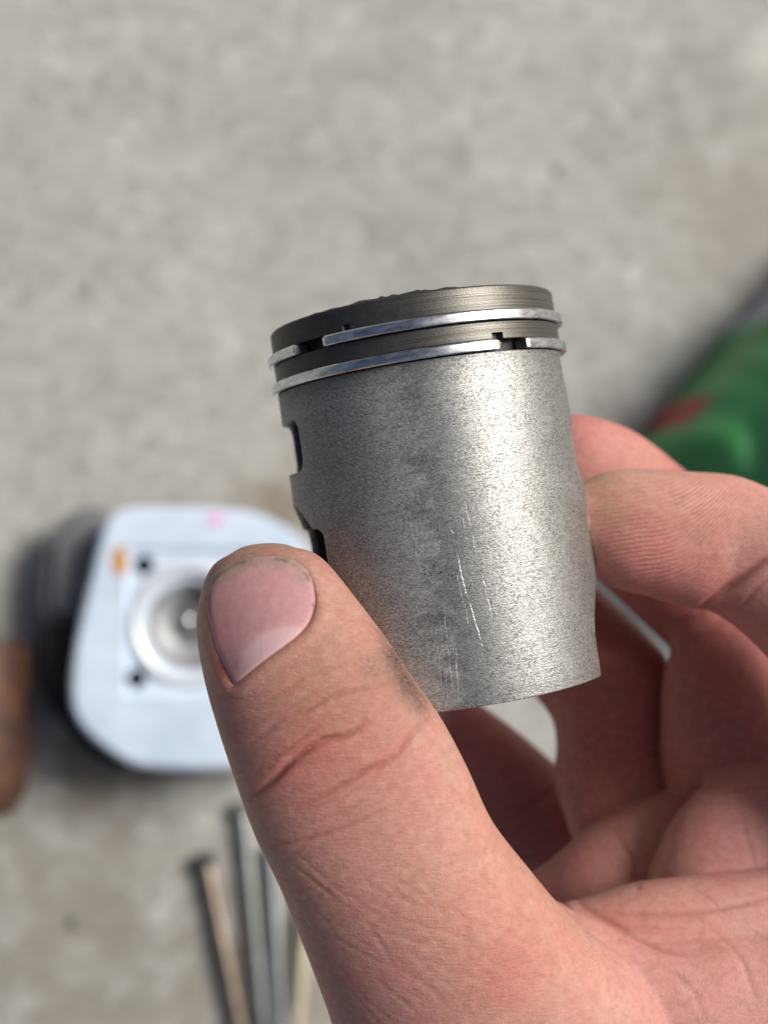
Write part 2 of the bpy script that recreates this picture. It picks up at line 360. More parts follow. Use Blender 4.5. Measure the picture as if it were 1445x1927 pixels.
# middle finger (front one on the right)
loft([(1085, 912, 1085, 1050, 210.5, 6.8), (1145, 886, 1150, 1103, 211, 8.6), (1215, 883, 1215, 1122, 211.5, 9.2), (1295, 887, 1290, 1143, 212, 9.0), (1385, 896, 1335, 1150, 213, 9.0),
      (1475, 935, 1395, 1190, 212.5, 9.4), (1580, 1000, 1470, 1270, 211, 10), (1700, 1150, 1540, 1380, 210, 11), (1800, 1400, 1600, 1500, 212, 12.5), (1870, 1650, 1640, 1700, 218, 14)], ex=2.3)
# index finger behind it
loft([(1010, 950, 1030, 777, 237, 6), (1055, 1010, 1108, 783, 237, 8.2), (1110, 1075, 1190, 812, 238, 9), (1190, 1150, 1285, 885, 240, 9), (1272, 1230, 1400, 985, 243, 9),
      (1370, 1330, 1530, 1120, 246, 10), (1500, 1450, 1700, 1300, 248, 11), (1600, 1700, 1850, 1600, 246, 13)])
# ring finger
loft([(950, 1215, 1055, 1030, 252, 7), (1000, 1300, 1120, 1104, 252, 8), (1036, 1350, 1205, 1185, 250, 8.5), (1046, 1400, 1262, 1262, 248, 8.8), (1043, 1465, 1264, 1390, 246, 8.8), (1064, 1540, 1280, 1480, 244, 8.8),
      (1100, 1630, 1275, 1580, 243, 9), (1180, 1750, 1340, 1680, 244, 10)])
# little finger
loft([(1262, 1225, 1370, 1140, 238, 6), (1248, 1275, 1450, 1200, 237, 8.2), (1244, 1360, 1480, 1330, 236, 8.8), (1248, 1455, 1510, 1440, 236, 9), (1278, 1550, 1550, 1540, 238, 9.4), (1400, 1640, 1650, 1640, 242, 11)])
# back of the hand joining the roots of the fingers beyond the frame
loft([(1560, 1100, 1900, 1150, 240, 10), (1500, 1400, 1950, 1400, 246, 13), (1450, 1700, 2000, 1700, 244, 16), (1400, 2000, 2050, 2000, 236, 18), (1500, 2350, 2200, 2250, 234, 18)])

hv = np.vstack(HV)
me = bpy.data.meshes.new('t'); me.from_pydata(hv.tolist(), [], HF)
bm = bmesh.new(); bm.from_mesh(me)
# wind each closed loft outward
bmesh.ops.recalc_face_normals(bm, faces=bm.faces); bm.to_mesh(me); bm.free()
o = bpy.data.objects.new('t', me); C.objects.link(o)
md = o.modifiers.new('r', 'REMESH'); md.mode = 'VOXEL'; md.voxel_size = .32
md = o.modifiers.new('s', 'SMOOTH'); md.factor = .5; md.iterations = 13
dg = bpy.context.evaluated_depsgraph_get(); dg.update()
hme = bpy.data.meshes.new_from_object(o.evaluated_get(dg), depsgraph=dg); bpy.data.objects.remove(o)
nv = len(hme.vertices); V = np.empty(nv*3, np.float32); hme.vertices.foreach_get('co', V); V = V.reshape(-1, 3).astype(float)
print('hand verts', nv)
def normals():
    hme.vertices.foreach_set('co', V.astype(np.float32).ravel()); hme.update()
    a = np.empty(nv*3, np.float32); hme.vertex_normals.foreach_get('vector', a); return a.reshape(-1, 3).astype(float)
def push_out():
    q = V-PBASE; z = q@pz; x = q@pxv; y = q@pyv; r = np.hypot(x, y); rr = 23.46 + 0*r
    inside = (z > -.3) & (z < 50) & (r < rr) & (r > 4)
    k = np.where(inside, rr/np.maximum(r, 1e-6), 1)
    nx, ny = x*k, y*k
    V[inside] = (PBASE + z[:, None]*pz + nx[:, None]*pxv + ny[:, None]*pyv)[inside]
    return inside
push_out()
NRM = normals()
bvh = BVHTree.FromPolygons([Vector(p) for p in V], [tuple(p.vertices) for p in hme.polygons])
def hit(px, py):
    d = Vector(Pc(px, py, 1.0)).normalized(); h = bvh.ray_cast(Vector((0, 0, 0)), d)
    return None if h[0] is None else np.array(h[0])
def line3d(pts, step=4.0, rad=None):
    pts = catmull(np.array(pts, float), 10); out = []
    L = np.concatenate([[0], np.cumsum(np.linalg.norm(np.diff(pts, axis=0), axis=1))])
    for s in np.arange(0, L[-1]+.1, step):
        p = [np.interp(s, L, pts[:, i]) for i in (0, 1)]
        h = hit(*p)
        if h is not None: out.append((h, s/L[-1]))
    return out
DISP = np.zeros(nv); CREASE = np.zeros(nv)
front = NRM[:, 2] > -.35
PX = CX + F*V[:, 0]/(-V[:, 2]); PY = CY - F*V[:, 1]/(-V[:, 2])
def crease(pts, depth, w, bulge=.16, taper=True):
    L = line3d(pts)
    if len(L) < 2: return
    P_ = np.array([a for a, b in L]); tt = np.array([b for a, b in L])
    lo, hi = P_.min(0)-5*w-1, P_.max(0)+5*w+1
    idx = np.where(((V > lo) & (V < hi)).all(1))[0]
    if not len(idx): return
    D = np.full(len(idx), 1e9); TT = np.zeros(len(idx))
    for j in range(len(P_)-1):
        a, b = P_[j], P_[j+1]; ab = b-a; n2_ = ab@ab
        if n2_ < 1e-9 or n2_ > 16: continue
        u = np.clip(((V[idx]-a)@ab)/n2_, 0, 1); d = np.linalg.norm(V[idx]-a-u[:, None]*ab, axis=1)
        k = d < D; D[k] = d[k]; TT[k] = (tt[j]+u*(tt[j+1]-tt[j]))[k]
    amp = np.sin(np.clip(TT, 0, 1)*math.pi)**.5 if taper else 1.0
    g = np.exp(-(D/w)**2)
    DISP[idx] += amp*depth*(-g + bulge*np.exp(-((D-2.4*w)/(1.5*w))**2))
    CREASE[idx] = np.maximum(CREASE[idx], amp*g*min(1, depth/.5))
CR = [([(466, 1508), (516, 1466), (549, 1432), (598, 1398), (650, 1384), (690, 1356)], .85, .75),
      ([(545, 1528), (617, 1492), (676, 1458), (736, 1428), (770, 1387), (812, 1345)], .55, .8),
      ([(468, 1402), (527, 1357), (579, 1335), (616, 1314), (658, 1301), (714, 1290), (750, 1272)], .42, .6),
      ([(465, 1342), (519, 1309), (564, 1279), (624, 1256), (690, 1238)], .16, .5),
      ([(488, 1594), (530, 1590), (579, 1581), (670, 1550), (739, 1515)], .28, .6),
      ([(495, 1368), (545, 1332), (600, 1300), (660, 1275)], .12, .4), ([(500, 1440), (560, 1395), (610, 1362), (680, 1338)], .14, .5),
      ([(520, 1620), (590, 1615), (660, 1590)], .14, .5), ([(560, 1560), (630, 1535), (700, 1500), (770, 1468)], .14, .5),
      ([(540, 1700), (620, 1680), (700, 1650), (760, 1600)], .10, .5), ([(575, 1740), (680, 1725), (780, 1690)], .08, .5),
      ([(1085, 1697), (1110, 1716), (1170, 1752), (1240, 1786), (1300, 1800)], .4, .9), ([(1120, 1716), (1240, 1722), (1344, 1712), (1460, 1685)], .35, .8),
      ([(1310, 1150), (1350, 1118), (1395, 1085), (1460, 1035)], .9, 1.1), ([(1380, 1160), (1420, 1110), (1460, 1075)], .2, .6),
      ([(955, 1545), (1000, 1515), (1050, 1480)], .5, 1.2), ([(1385, 1480), (1400, 1560), (1420, 1640)], .15, .8), ([(1150, 1560), (1190, 1620), (1200, 1680)], .2, 1.0),
      ([(1290, 1665), (1330, 1690), (1360, 1720)], .15, .6), ([(1330, 1745), (1390, 1800), (1420, 1880)], .15, .7), ([(1200, 1800), (1290, 1850), (1330, 1927)], .12, .7)]
CR = [(a, b*.8, c*.62) for a, b, c in CR]
for c_, d_, w_ in CR: crease(c_, d_, w_)
# random fine wrinkles running across the thumb and over the thenar
for i in range(210):
    t = rng.random(); y = 1300+600*t; lx = np.interp(y, [1300, 1460, 1665, 1880], [400, 445, 530, 615]); rx = np.interp(y, [1300, 1460, 1665, 1880], [740, 840, 960, 1150])
    x = lx+(rx-lx)*rng.random(); L_ = rng.uniform(60, 170); a_ = R(rng.normal(-28, 10)) if t < .55 or rng.random() < .5 else R(rng.normal(38, 12))
    dx, dy = math.cos(a_)*L_/2, math.sin(a_)*L_/2
    crease([(x-dx, y-dy), (x+rng.normal(0, 4), y+rng.normal(0, 4)), (x+dx, y+dy)], rng.uniform(.03, .075), .30, .1)

# thumb nail
NAIL = [(436, 1293), (418, 1258), (402, 1215), (391, 1170), (387, 1130), (394, 1093), (420, 1065), (460, 1048), (505, 1043), (548, 1049), (580, 1072), (594, 1104), (598, 1138),
        (588, 1170), (566, 1196), (536, 1219), (500, 1245), (466, 1273), (446, 1290)]
nl = catmull(np.array(NAIL+[NAIL[0]], float), 8)[:-1]
cen = np.array([488.0, 1160.0])
ppx, ppy, dd = [], [], []
for q in np.linspace(0, .97, 9):
    for k in range(0, len(nl), 5):
        p = cen+(nl[k]-cen)*q; h = hit(*p)
        if h is not None: ppx.append((p[0]-cen[0])/100); ppy.append((p[1]-cen[1])/100); dd.append(-h[2])
A_ = lambda x, y: np.stack([np.ones_like(x), x, y, x*x, x*y, y*y], -1)
cf = np.linalg.lstsq(A_(np.array(ppx), np.array(ppy)), np.array(dd), rcond=None)[0]
def nail_depth(px, py): return A_((px-cen[0])/100, (py-cen[1])/100)@cf
vs, fs, tcol = [], [], []
K = 26; nk = len(nl); attr = []
for i in range(K+1):
    q = i/K
    for k in range(nk):
        p = cen+(nl[k]-cen)*(q if i else .001); d = nail_depth(*p)
        edge = 1/(1+math.exp((q-.955)/.018))
        d = d - .30*edge*(1-.35*q**4) + .55*(1-edge)
        vs.append(Pc(p[0], p[1], d)); attr.append((p[0], p[1], q))
for i in range(K):
    for k in range(nk): fs.append((i*nk+k, i*nk+(k+1) % nk, (i+1)*nk+(k+1) % nk, (i+1)*nk+k))
vs = W(np.array(vs)); 
# signed px distance to nail outline for skin vertices
near = (PX > 340) & (PX < 650) & (PY > 1000) & (PY < 1345) & (NRM[:, 2] > .0) & (V[:, 2] > -200)
idx = np.where(near)[0]; pts = np.stack([PX[idx], PY[idx]], 1)
D = np.full(len(idx), 1e9); ins = np.zeros(len(idx), bool)
for k in range(nk):
    a, b = nl[k], nl[(k+1) % nk]; ab = b-a; u = np.clip(((pts-a)@ab)/(ab@ab), 0, 1)
    D = np.minimum(D, np.linalg.norm(pts-a-u[:, None]*ab, axis=1))
    cond = ((a[1] > pts[:, 1]) != (b[1] > pts[:, 1])) & (pts[:, 0] < (b[0]-a[0])*(pts[:, 1]-a[1])/(b[1]-a[1]+1e-12)+a[0]); ins ^= cond
sd_ = np.where(ins, -D, D)*.08              # mm
# target skin level under the plate follows the fitted nail bed
prox = np.clip(((pts[:, 0]-cen[0])*.55+(pts[:, 1]-cen[1])*.84)/60, 0, 1)      # 1 on the cuticle side
sid = np.clip(((cen[0]-pts[:, 0])*.8+(pts[:, 1]-1130)*.3)/90, 0, 1)
inn = 1/(1+np.exp((sd_+.45)/.12))
dz = -1.1*inn + (.05+.22*prox+.15*sid)*np.exp(-((sd_-.9)/.9)**2)*(1-inn)
Vn = np.zeros((nv, 3)); Vn[idx, 2] = dz
CREASE[idx] = np.maximum(CREASE[idx], np.exp(-((sd_-.05)/.22)**2)*(.1+.45*prox))
V += NRM*DISP[:, None] + Vn
push_out()

# skin tint (pigment, blood, grime, painted cavity shade) as a colour attribute
base = np.array([.50, .29, .235]); COL = np.tile(base, (nv, 1))
def patch(px, py, r, col, st, sx=1.0, ang=0.0, lim=None):
    h = hit(px, py)
    if h is None: return
    q = V-h; c_, s_ = math.cos(R(ang)), math.sin(R(ang)); a = q[:, 0]*c_+q[:, 1]*s_; b = -q[:, 0]*s_+q[:, 1]*c_
    wgt = st*np.exp(-((a/(r*sx))**2+(b/r)**2+(q[:, 2]/(r*1.8))**2)); COL[:] = COL*(1-wgt[:, None])+np.array(col)*wgt[:, None]
deep_shade = np.clip((-V[:, 2]-216)/16, 0, 1)[:, None]; COL = COL*(1-.85*deep_shade)+np.array([.40, .105, .105])*.85*deep_shade  # shade of the cavity painted into the skin colour, darker and redder with depth
for a in [(620, 1170, 5, (.62, .27, .20), .5), (680, 1320, 9, (.60, .27, .195), .5), (560, 1330, 7, (.50, .27, .17), .6), (620, 1460, 9, (.60, .20, .17), .8), (640, 1240, 9, (.42, .245, .16), .6), (700, 1300, 6, (.42, .23, .16), .5), (430, 1330, 5, (.36, .17, .15), .5), (720, 1380, 5, (.50, .20, .16), .6), (540, 1440, 3, (.48, .12, .09), .6, 2.5, 40),
          (470, 1380, 6, (.42, .19, .17), .6), (800, 1650, 14, (.64, .34, .24), .8), (880, 1760, 10, (.66, .37, .25), .8), (650, 1640, 8, (.58, .27, .21), .6), (720, 1560, 9, (.62, .30, .245), .8),
          (960, 1830, 8, (.56, .21, .15), .9), (1010, 1800, 6, (.60, .24, .17), .6), (700, 1850, 14, (.48, .22, .20), .8), (640, 1900, 9, (.40, .18, .18), .6), (1130, 1830, 10, (.66, .36, .27), .7), (1250, 1760, 9, (.68, .33, .31), .8),
          (1400, 1850, 16, (.68, .32, .305), .9), (1150, 1720, 5, (.66, .24, .20), .7), (1380, 1690, 12, (.78, .42, .34), .8), (1200, 1690, 10, (.74, .38, .31), .6), (1390, 1560, 14, (.52, .24, .22), .85), (1190, 1580, 8, (.50, .28, .20), .8),
          (1220, 1040, 12, (.66, .25, .21), .9), (1300, 1100, 8, (.60, .22, .19), .7), (1130, 960, 5, (.46, .28, .18), .7), (1200, 905, 5, (.60, .36, .25), .7, 3, 0), (1390, 950, 10, (.68, .31, .25), .7),
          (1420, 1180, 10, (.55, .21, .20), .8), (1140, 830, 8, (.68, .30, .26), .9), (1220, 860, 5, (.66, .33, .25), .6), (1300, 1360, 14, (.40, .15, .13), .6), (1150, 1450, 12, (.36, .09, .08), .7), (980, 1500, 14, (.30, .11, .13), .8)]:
    patch(*a)
for a in [(742, 1205, 1.6, .5), (748, 1250, 2.6, .6), (770, 1290, 2.4, .55), (715, 1190, 1.4, .35), (790, 1318, 1.8, .4), (700, 1150, 1.3, .35)]:
    patch(a[0], a[1], a[2], (.06, .045, .04), a[3], 1.6, -60)
DIRT = np.zeros(nv)
for (x_, y_, r_, s__) in [(735, 1200, 1.8, .8), (745, 1240, 2.4, 1), (768, 1283, 2.4, .9), (712, 1175, 1.3, .6), (785, 1305, 1.8, .7), (690, 1150, 1.2, .5), (520, 1060, 1.2, .5), (700, 1258, 2.0, .4), (660, 1110, 1.0, .4), (790, 1330, 1.4, .5)]:
    h = hit(x_, y_)
    if h is not None: DIRT = np.maximum(DIRT, s__*np.exp(-(((V-h)**2).sum(1))/r_**2))
nearf = np.zeros(nv); nearf[idx] = np.exp(-((sd_-.2)/.55)**2)*(1-prox)*np.clip((1130-pts[:, 1])/60, 0, 1)
COL = COL*(1-.55*nearf[:, None])+np.array([.23, .17, .13])*.55*nearf[:, None]
tipd = np.zeros(nv); tipd[idx] = np.clip((1090-pts[:, 1])/60, 0, 1); COL = COL*(1-.65*tipd[:, None])+np.array([.29, .19, .14])*.65*tipd[:, None]
COL = COL*(1-.62*CREASE[:, None])+np.array([.30, .07, .05])*.62*CREASE[:, None]
redg = np.zeros(nv); redg[idx] = np.exp(-((pts[:, 0]-(412+(pts[:, 1]-1240)*.45))/13)**2)*np.exp(-((pts[:, 1]-1262)/34)**2)
COL = COL*(1-.85*redg[:, None])+np.array([.20, .012, .01])*.85*redg[:, None]
# friction ridges on the finger pads
RID = (PY + np.clip(PX-1215, 0, None)**2/260 - .13*np.clip(1215-PX, 0, 200) + 3*np.sin(PX/60.0))/8.8
MASK = np.clip((PX-1115)/50, 0, 1)*np.clip((PY-895)/50, 0, 1)*np.clip((1470-PX-(PY-900)*.45)/60, 0, 1)*(PY < 1160)*(V[:, 2] > -226)
MASK = np.maximum(MASK, np.exp(-((PX-1390)/60)**2-((PY-1530)/60)**2)*(V[:, 2] < -208)*.7)
MASK = np.maximum(MASK, np.exp(-((PX-1100)/60)**2-((PY-850)/40)**2)*(V[:, 2] < -222)*.8)
hme.vertices.foreach_set('co', V.astype(np.float32).ravel())
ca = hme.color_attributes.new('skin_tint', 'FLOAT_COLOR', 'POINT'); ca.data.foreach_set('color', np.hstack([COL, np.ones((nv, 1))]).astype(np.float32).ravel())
for nm, ar in (('ridge', RID), ('ridge_mask', MASK), ('crease', CREASE), ('dirt', DIRT)):
    at = hme.attributes.new(nm, 'FLOAT', 'POINT'); at.data.foreach_set('value', ar.astype(np.float32))
hme.transform((Matrix.Translation(CAMPOS) @ ROT.to_4x4()) @ S3)
HO = Vector(W(Pc(1250, 1850, 210)))
hme.transform(Matrix.Translation(-HO))

ms = N('skin'); mm = ms.scale(ms.co, 1000.0)
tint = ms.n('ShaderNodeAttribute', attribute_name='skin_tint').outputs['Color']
rid = ms.n('ShaderNodeAttribute', attribute_name='ridge').outputs['Fac']; rmk = ms.n('ShaderNodeAttribute', attribute_name='ridge_mask').outputs['Fac']
mot = ms.noise(mm, .14, 4, .6, .5); mot2 = ms.noise(mm, .8, 4, .65)
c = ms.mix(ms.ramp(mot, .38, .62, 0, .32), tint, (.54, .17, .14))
c = ms.mix(ms.ramp(mot2, .5, .72, 0, .32), c, (.64, .42, .31)); c = ms.mix(ms.ramp(mot2, .5, .3, 0, .3), c, (.36, .14, .10))
mot3 = ms.noise(mm, .35, 4, .6, .8); c = ms.mix(ms.ramp(mot3, .5, .7, 0, .35), c, (.40, .20, .125))
cells = ms.n('ShaderNodeTexVoronoi', {'Vector': ms.scale(mm, (1.0, 1.0, 1.0)), 'Scale': 1.35, 'Randomness': 1.0}, feature='DISTANCE_TO_EDGE').outputs[0]
cellh = ms.ramp(cells, 0, .14)
fine = ms.noise(mm, 3.2, 4, .6, .2)
str1 = ms.noise(ms.n('ShaderNodeMapping', {'Vector': mm, 'Rotation': (0, 0, R(-28)), 'Scale': (.4, 3.6, 1)}).outputs[0], 1.0, 4, .65)
str2 = ms.noise(ms.n('ShaderNodeMapping', {'Vector': mm, 'Rotation': (0, 0, R(35)), 'Scale': (.45, 4.2, 1)}).outputs[0], 1.0, 4, .65)
rsin = ms.math('MULTIPLY', ms.math('SINE', ms.math('MULTIPLY', ms.math('ADD', rid, ms.math('MULTIPLY', mot2, .95)), 6.2832)), ms.math('MULTIPLY', rmk, ms.ramp(mot3, .35, .6, .35, 1.0)))
nb = ms.bump(cellh, .14, .0002); nb = ms.bump(fine, .34, .00035, nb); nb = ms.bump(str1, .42, .0004, nb); nb = ms.bump(str2, .3, .0004, nb); nb = ms.bump(rsin, .5, .00014, nb)
c = ms.mix(ms.ramp(rsin, 0, -1, 0, .16), c, (.42, .13, .10))
dirt = ms.n('ShaderNodeAttribute', attribute_name='dirt').outputs['Fac']
hair = ms.noise(ms.n('ShaderNodeMapping', {'Vector': mm, 'Rotation': (0, 0, R(32)), 'Scale': (.9, 3.2, 1)}).outputs[0], 1.3, 3, .7, .8)
c = ms.mix(ms.math('MULTIPLY', dirt, .5), c, (.11, .075, .06)); c = ms.mix(ms.math('MULTIPLY', ms.ramp(hair, .48, .60), dirt), c, (.035, .028, .025))
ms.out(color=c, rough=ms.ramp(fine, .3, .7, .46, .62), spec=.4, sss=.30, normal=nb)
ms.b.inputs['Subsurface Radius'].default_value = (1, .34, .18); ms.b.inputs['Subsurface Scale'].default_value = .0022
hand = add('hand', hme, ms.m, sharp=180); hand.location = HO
tag(hand, 'bare left hand reaching in from the lower right, thumb and fingertips gripping the piston', 'hand')

mn = N('fingernail')
me = bpy.data.meshes.new('thumbnail'); me.from_pydata([tuple(Vector(p)-HO) for p in vs], [], fs)
at = me.color_attributes.new('nail_tint', 'FLOAT_COLOR', 'POINT'); cols = []
for (x, y, q) in attr:
    c0 = np.array([.49, .245, .255])
    lun = 1/(1+math.exp((((x-548)/98)**2+((y-1262)/84)**2-1)/.08)); lun *= 1/(1+math.exp(-(y-1165)/6))
    c0 = c0*(1-.7*lun)+np.array([.60, .41, .425])*.8*lun
    lo = math.exp(-(((x-415)/30)**2+((y-1190)/50)**2)); c0 = c0*(1-.35*lo)+np.array([.58, .16, .18])*.35*lo
    nz = noise.fractal(Vector((x*.03, y*.03, 0)), .7, 2, 4)
    tip = (1/(1+math.exp(-(q-.80+.07*nz)/.03)))*(1/(1+math.exp((y-1108+.1*(x-500))/10)))
    c0 = c0*(1-.8*tip)+np.array([.30, .22, .17])*.8*tip
    c0 = c0*(1-.3*math.exp(-(((x-440)/40)**2+((y-1262)/40)**2)))
    grime = math.exp(-((q-.93)/.03)**2)*max(0, nz*2.4+.5)*(1/(1+math.exp((y-1150)/12))); grime = min(1, grime); c0 = c0*(1-.7*grime)+np.array([.09, .065, .05])*.7*grime
    cols += [*c0, 1]
at.data.foreach_set('color', np.array(cols, np.float32))
o_ = mn.scale(mn.co, 1000.0)
ln = mn.noise(mn.n('ShaderNodeMapping', {'Vector': o_, 'Rotation': (0, 0, R(28)), 'Scale': (1.8, .1, .3)}).outputs[0], 1.0, 3, .6)
tn = mn.n('ShaderNodeAttribute', attribute_name='nail_tint').outputs['Color']
c = mn.mix(mn.ramp(mn.noise(o_, .9, 4, .65), .35, .7, 0, .25), tn, (.70, .45, .42))
mn.out(color=c, rough=.56, spec=.4, sss=.25, normal=mn.bump(ln, .25, .00012, mn.bump(mn.noise(o_, 3.0, 3, .6), .12, .0001)))
mn.b.inputs['Subsurface Radius'].default_value = (1, .3, .2); mn.b.inputs['Subsurface Scale'].default_value = .0015
bm = bmesh.new(); bm.from_mesh(me); bmesh.ops.remove_doubles(bm, verts=bm.verts, dist=1e-6); bmesh.ops.recalc_face_normals(bm, faces=bm.faces)
if sum((f_.normal @ Vector(W(np.zeros(3)) - np.array(f_.calc_center_median()+HO)) for f_ in bm.faces)) < 0: bmesh.ops.reverse_faces(bm, faces=bm.faces)
bm.to_mesh(me); bm.free()
add('thumbnail', me, mn.m, hand, sharp=180)

# ------------------------------------------------------------------ things on the concrete
def prism(name, outline_px, h0, h1, mat, parent, org, bev=.0015, holes=(), inset=1.0, sharp=35):
    """slab with its outline seen at height h1; org is the parent's location"""
    bm = bmesh.new(); vs = [bm.verts.new(on_ground(x, y, h1)*1.0) for x, y in outline_px]
    c = sum((v.co for v in vs), Vector())/len(vs)
    for v in vs: v.co = Vector((c.x+(v.co.x-c.x)*inset, c.y+(v.co.y-c.y)*inset, h1))
    f = bm.faces.new(vs); r = bmesh.ops.extrude_face_region(bm, geom=[f])
    for g in r['geom']:
        if isinstance(g, bmesh.types.BMVert): g.co.z = h0
    bmesh.ops.recalc_face_normals(bm, faces=bm.faces)
    if bev: bmesh.ops.bevel(bm, geom=[e for e in bm.edges if abs(e.verts[0].co.z-e.verts[1].co.z) < 1e-6], offset=bev, segments=3, affect='EDGES')
    bmesh.ops.translate(bm, vec=-Vector(org), verts=bm.verts)
    if holes:
        me = bpy.data.meshes.new('t'); bm.to_mesh(me); bm.free()
        vv = [tuple(v.co) for v in me.vertices]; ff = [tuple(p.vertices) for p in me.polygons]
        return add(name, boolean(vv, ff, holes, 1.0), mat, parent, sharp=sharp)
    return bmo(name, bm, mat, parent, sharp=sharp)
def smooth_outline(pts, m=6): return [tuple(p) for p in catmull(np.array(list(pts)+[pts[0]], float), m)[:-1]]

HH = .052
headc = on_ground(362, 1176, HH); horg = Vector((headc.x, headc.y, 0))
head = empty('cylinder_head', horg, 'pale aluminium engine cylinder head lying on the concrete with its round combustion chamber facing up', 'engine part')
alu = N('cast_aluminium'); nz = alu.noise(alu.co, 260, 4, .6); nz2 = alu.noise(alu.co, 45, 3, .6)
c = alu.mix(alu.ramp(nz2, .35, .65), (.58, .69, .82), (.72, .82, .93)); c = alu.mix(alu.ramp(nz, .55, .8, 0, .4), c, (.40, .44, .48))
rr_ = alu.n('ShaderNodeVectorMath', {0: alu.n('ShaderNodeVectorMath', {0: alu.co, 1: (1, 1, 0)}, operation='MULTIPLY').outputs[0]}, operation='LENGTH').outputs['Value']
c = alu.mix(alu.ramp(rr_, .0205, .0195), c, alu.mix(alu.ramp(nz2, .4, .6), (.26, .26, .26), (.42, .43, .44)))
alu.out(color=c, rough=.55, metal=.25, normal=alu.bump(nz, .3, .0006))
outl = smooth_outline([(192, 1005), (206, 976), (232, 960), (262, 956), (365, 957), (462, 962), (500, 972), (555, 1005), (585, 1035), (592, 1090), (612, 1180), (640, 1260), (640, 1330), (622, 1370), (545, 1430), (505, 1441),
                       (365, 1444), (262, 1441), (232, 1430), (152, 1368), (136, 1336), (137, 1262), (150, 1190), (172, 1100), (186, 1050)], 4)
oa = np.array(outl)
for _ in range(16): oa = (np.roll(oa, 1, 0)+2*oa+np.roll(oa, -1, 0))/4
oa = (oa-oa.mean(0))*1.018+oa.mean(0); outl = [tuple(p) for p in oa]
def loc(px, py, h): return on_ground(px, py, h)-horg
rb = 98/F*(.62-HH)
def vc(px, py, r, z0, z1, n=40):
    q = loc(px, py, HH); bm = bmesh.new(); bmesh.ops.create_cone(bm, cap_ends=True, segments=n, radius1=r, radius2=r, depth=z1-z0)
    bmesh.ops.translate(bm, vec=(q.x, q.y, (z0+z1)/2), verts=bm.verts); return bm
hol = [vc(362, 1176, rb, HH-.004, HH+.01, 72)]
def dome(z, r, sz):
    bm = bmesh.new(); bmesh.ops.create_uvsphere(bm, u_segments=48, v_segments=24, radius=r); bmesh.ops.scale(bm, vec=(1, 1, sz), verts=bm.verts)
    bmesh.ops.translate(bm, vec=(0, 0, z), verts=bm.verts); return bm
hol.append(dome(HH-.004, rb*.80, .62))
hol.append(vc(364, 1150, .0085, HH-.03, HH, 32))
for p in ((271, 1063), (256, 1278), (470, 1068), (480, 1285)): hol.append(vc(p[0], p[1], .0044, HH-.02, HH+.01, 28))
# shallow relieved square around the chamber
q0 = loc(238, 1030, HH); q1 = loc(496, 1310, HH)
hol.append(cutter_box(((q0.x+q1.x)/2, (q0.y+q1.y)/2, HH+.0050), (q1.x-q0.x, q0.y-q1.y, .014), .002))
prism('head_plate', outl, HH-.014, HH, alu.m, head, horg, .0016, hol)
# raised sealing lip round the chamber
vs_, fs_ = lathe([(rb*.985, HH-.0052), (rb*.985, HH-.0006), (rb*1.02, HH-.0001), (rb*1.13, HH-.0001), (rb*1.17, HH-.0008), (rb*1.17, HH-.0052), (rb*.985, HH-.0052)], 72)
lip = N('polished_lip'); lip.out(color=(.80, .83, .85), rough=.38, metal=.4, normal=lip.bump(lip.noise(lip.co, 400, 3), .2, .0003))
mesh_obj('sealing_lip', vs_, fs_, lip.m, head)
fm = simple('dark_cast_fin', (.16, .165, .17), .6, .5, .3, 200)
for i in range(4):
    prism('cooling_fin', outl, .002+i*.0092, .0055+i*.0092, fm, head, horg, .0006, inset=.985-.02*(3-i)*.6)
bm = bmesh.new(); bmesh.ops.create_cone(bm, cap_ends=True, segments=48, radius1=.030, radius2=.030, depth=HH-.0162)
bmesh.ops.translate(bm, vec=(0, 0, (HH-.0162)/2+.001), verts=bm.verts); bmo('head_core', bm, fm, head)
pl = simple('plug_metal', (.75, .73, .70), .25, 1, .1, 800)
bm = bmesh.new(); q = loc(353, 1168, HH)
bmesh.ops.create_uvsphere(bm, u_segments=20, v_segments=12, radius=.0036); bmesh.ops.translate(bm, vec=(q.x, q.y, HH-.0115), verts=bm.verts)
bmo('spark_plug_tip', bm, pl, head)
# orange and pink crayon marks on the face
def mark(px, py, r, col, sy, nm):
    q = loc(px, py, HH); bm = bmesh.new(); bmesh.ops.create_circle(bm, cap_ends=True, segments=20, radius=r)
    for v in bm.verts: v.co *= 1+.25*noise.noise(v.co*900)
    bmesh.ops.scale(bm, vec=(1, sy, 1), verts=bm.verts); bmesh.ops.translate(bm, vec=(q.x, q.y, HH+.0004), verts=bm.verts)
    return bmo(nm, bm, simple(nm+'_paint', col, .7, 0, .2, 500), head, smooth=False)
mark(226, 1056, .0032, (.60, .27, .05), 2.1, 'orange_mark'); mark(407, 978, .0030, (.85, .42, .72), .9, 'pink_mark')

# part under the head, on its left
grey = simple('grey_casting', (.20, .205, .21), .6, .3, .25, 120); blk = simple('black_rubber', (.012, .010, .010), .6, 0, .3, 200)
g0 = on_ground(130, 1070, .0); gorg = Vector((g0.x, g0.y, 0))
gb = empty('intake_block', gorg, 'grey cast block with black rubber mouth beside the left edge of the pale cylinder head', 'engine part')
prism('casting', smooth_outline([(86, 1015), (120, 968), (185, 955), (215, 1000), (212, 1168), (90, 1168), (80, 1090)], 4), 0, .030, grey, gb, gorg, .006)
prism('rubber_mouth', smooth_outline([(64, 1178), (120, 1172), (205, 1176), (225, 1300), (240, 1440), (185, 1432), (120, 1365), (72, 1290)], 4), 0, .030, blk, gb, gorg, .004)

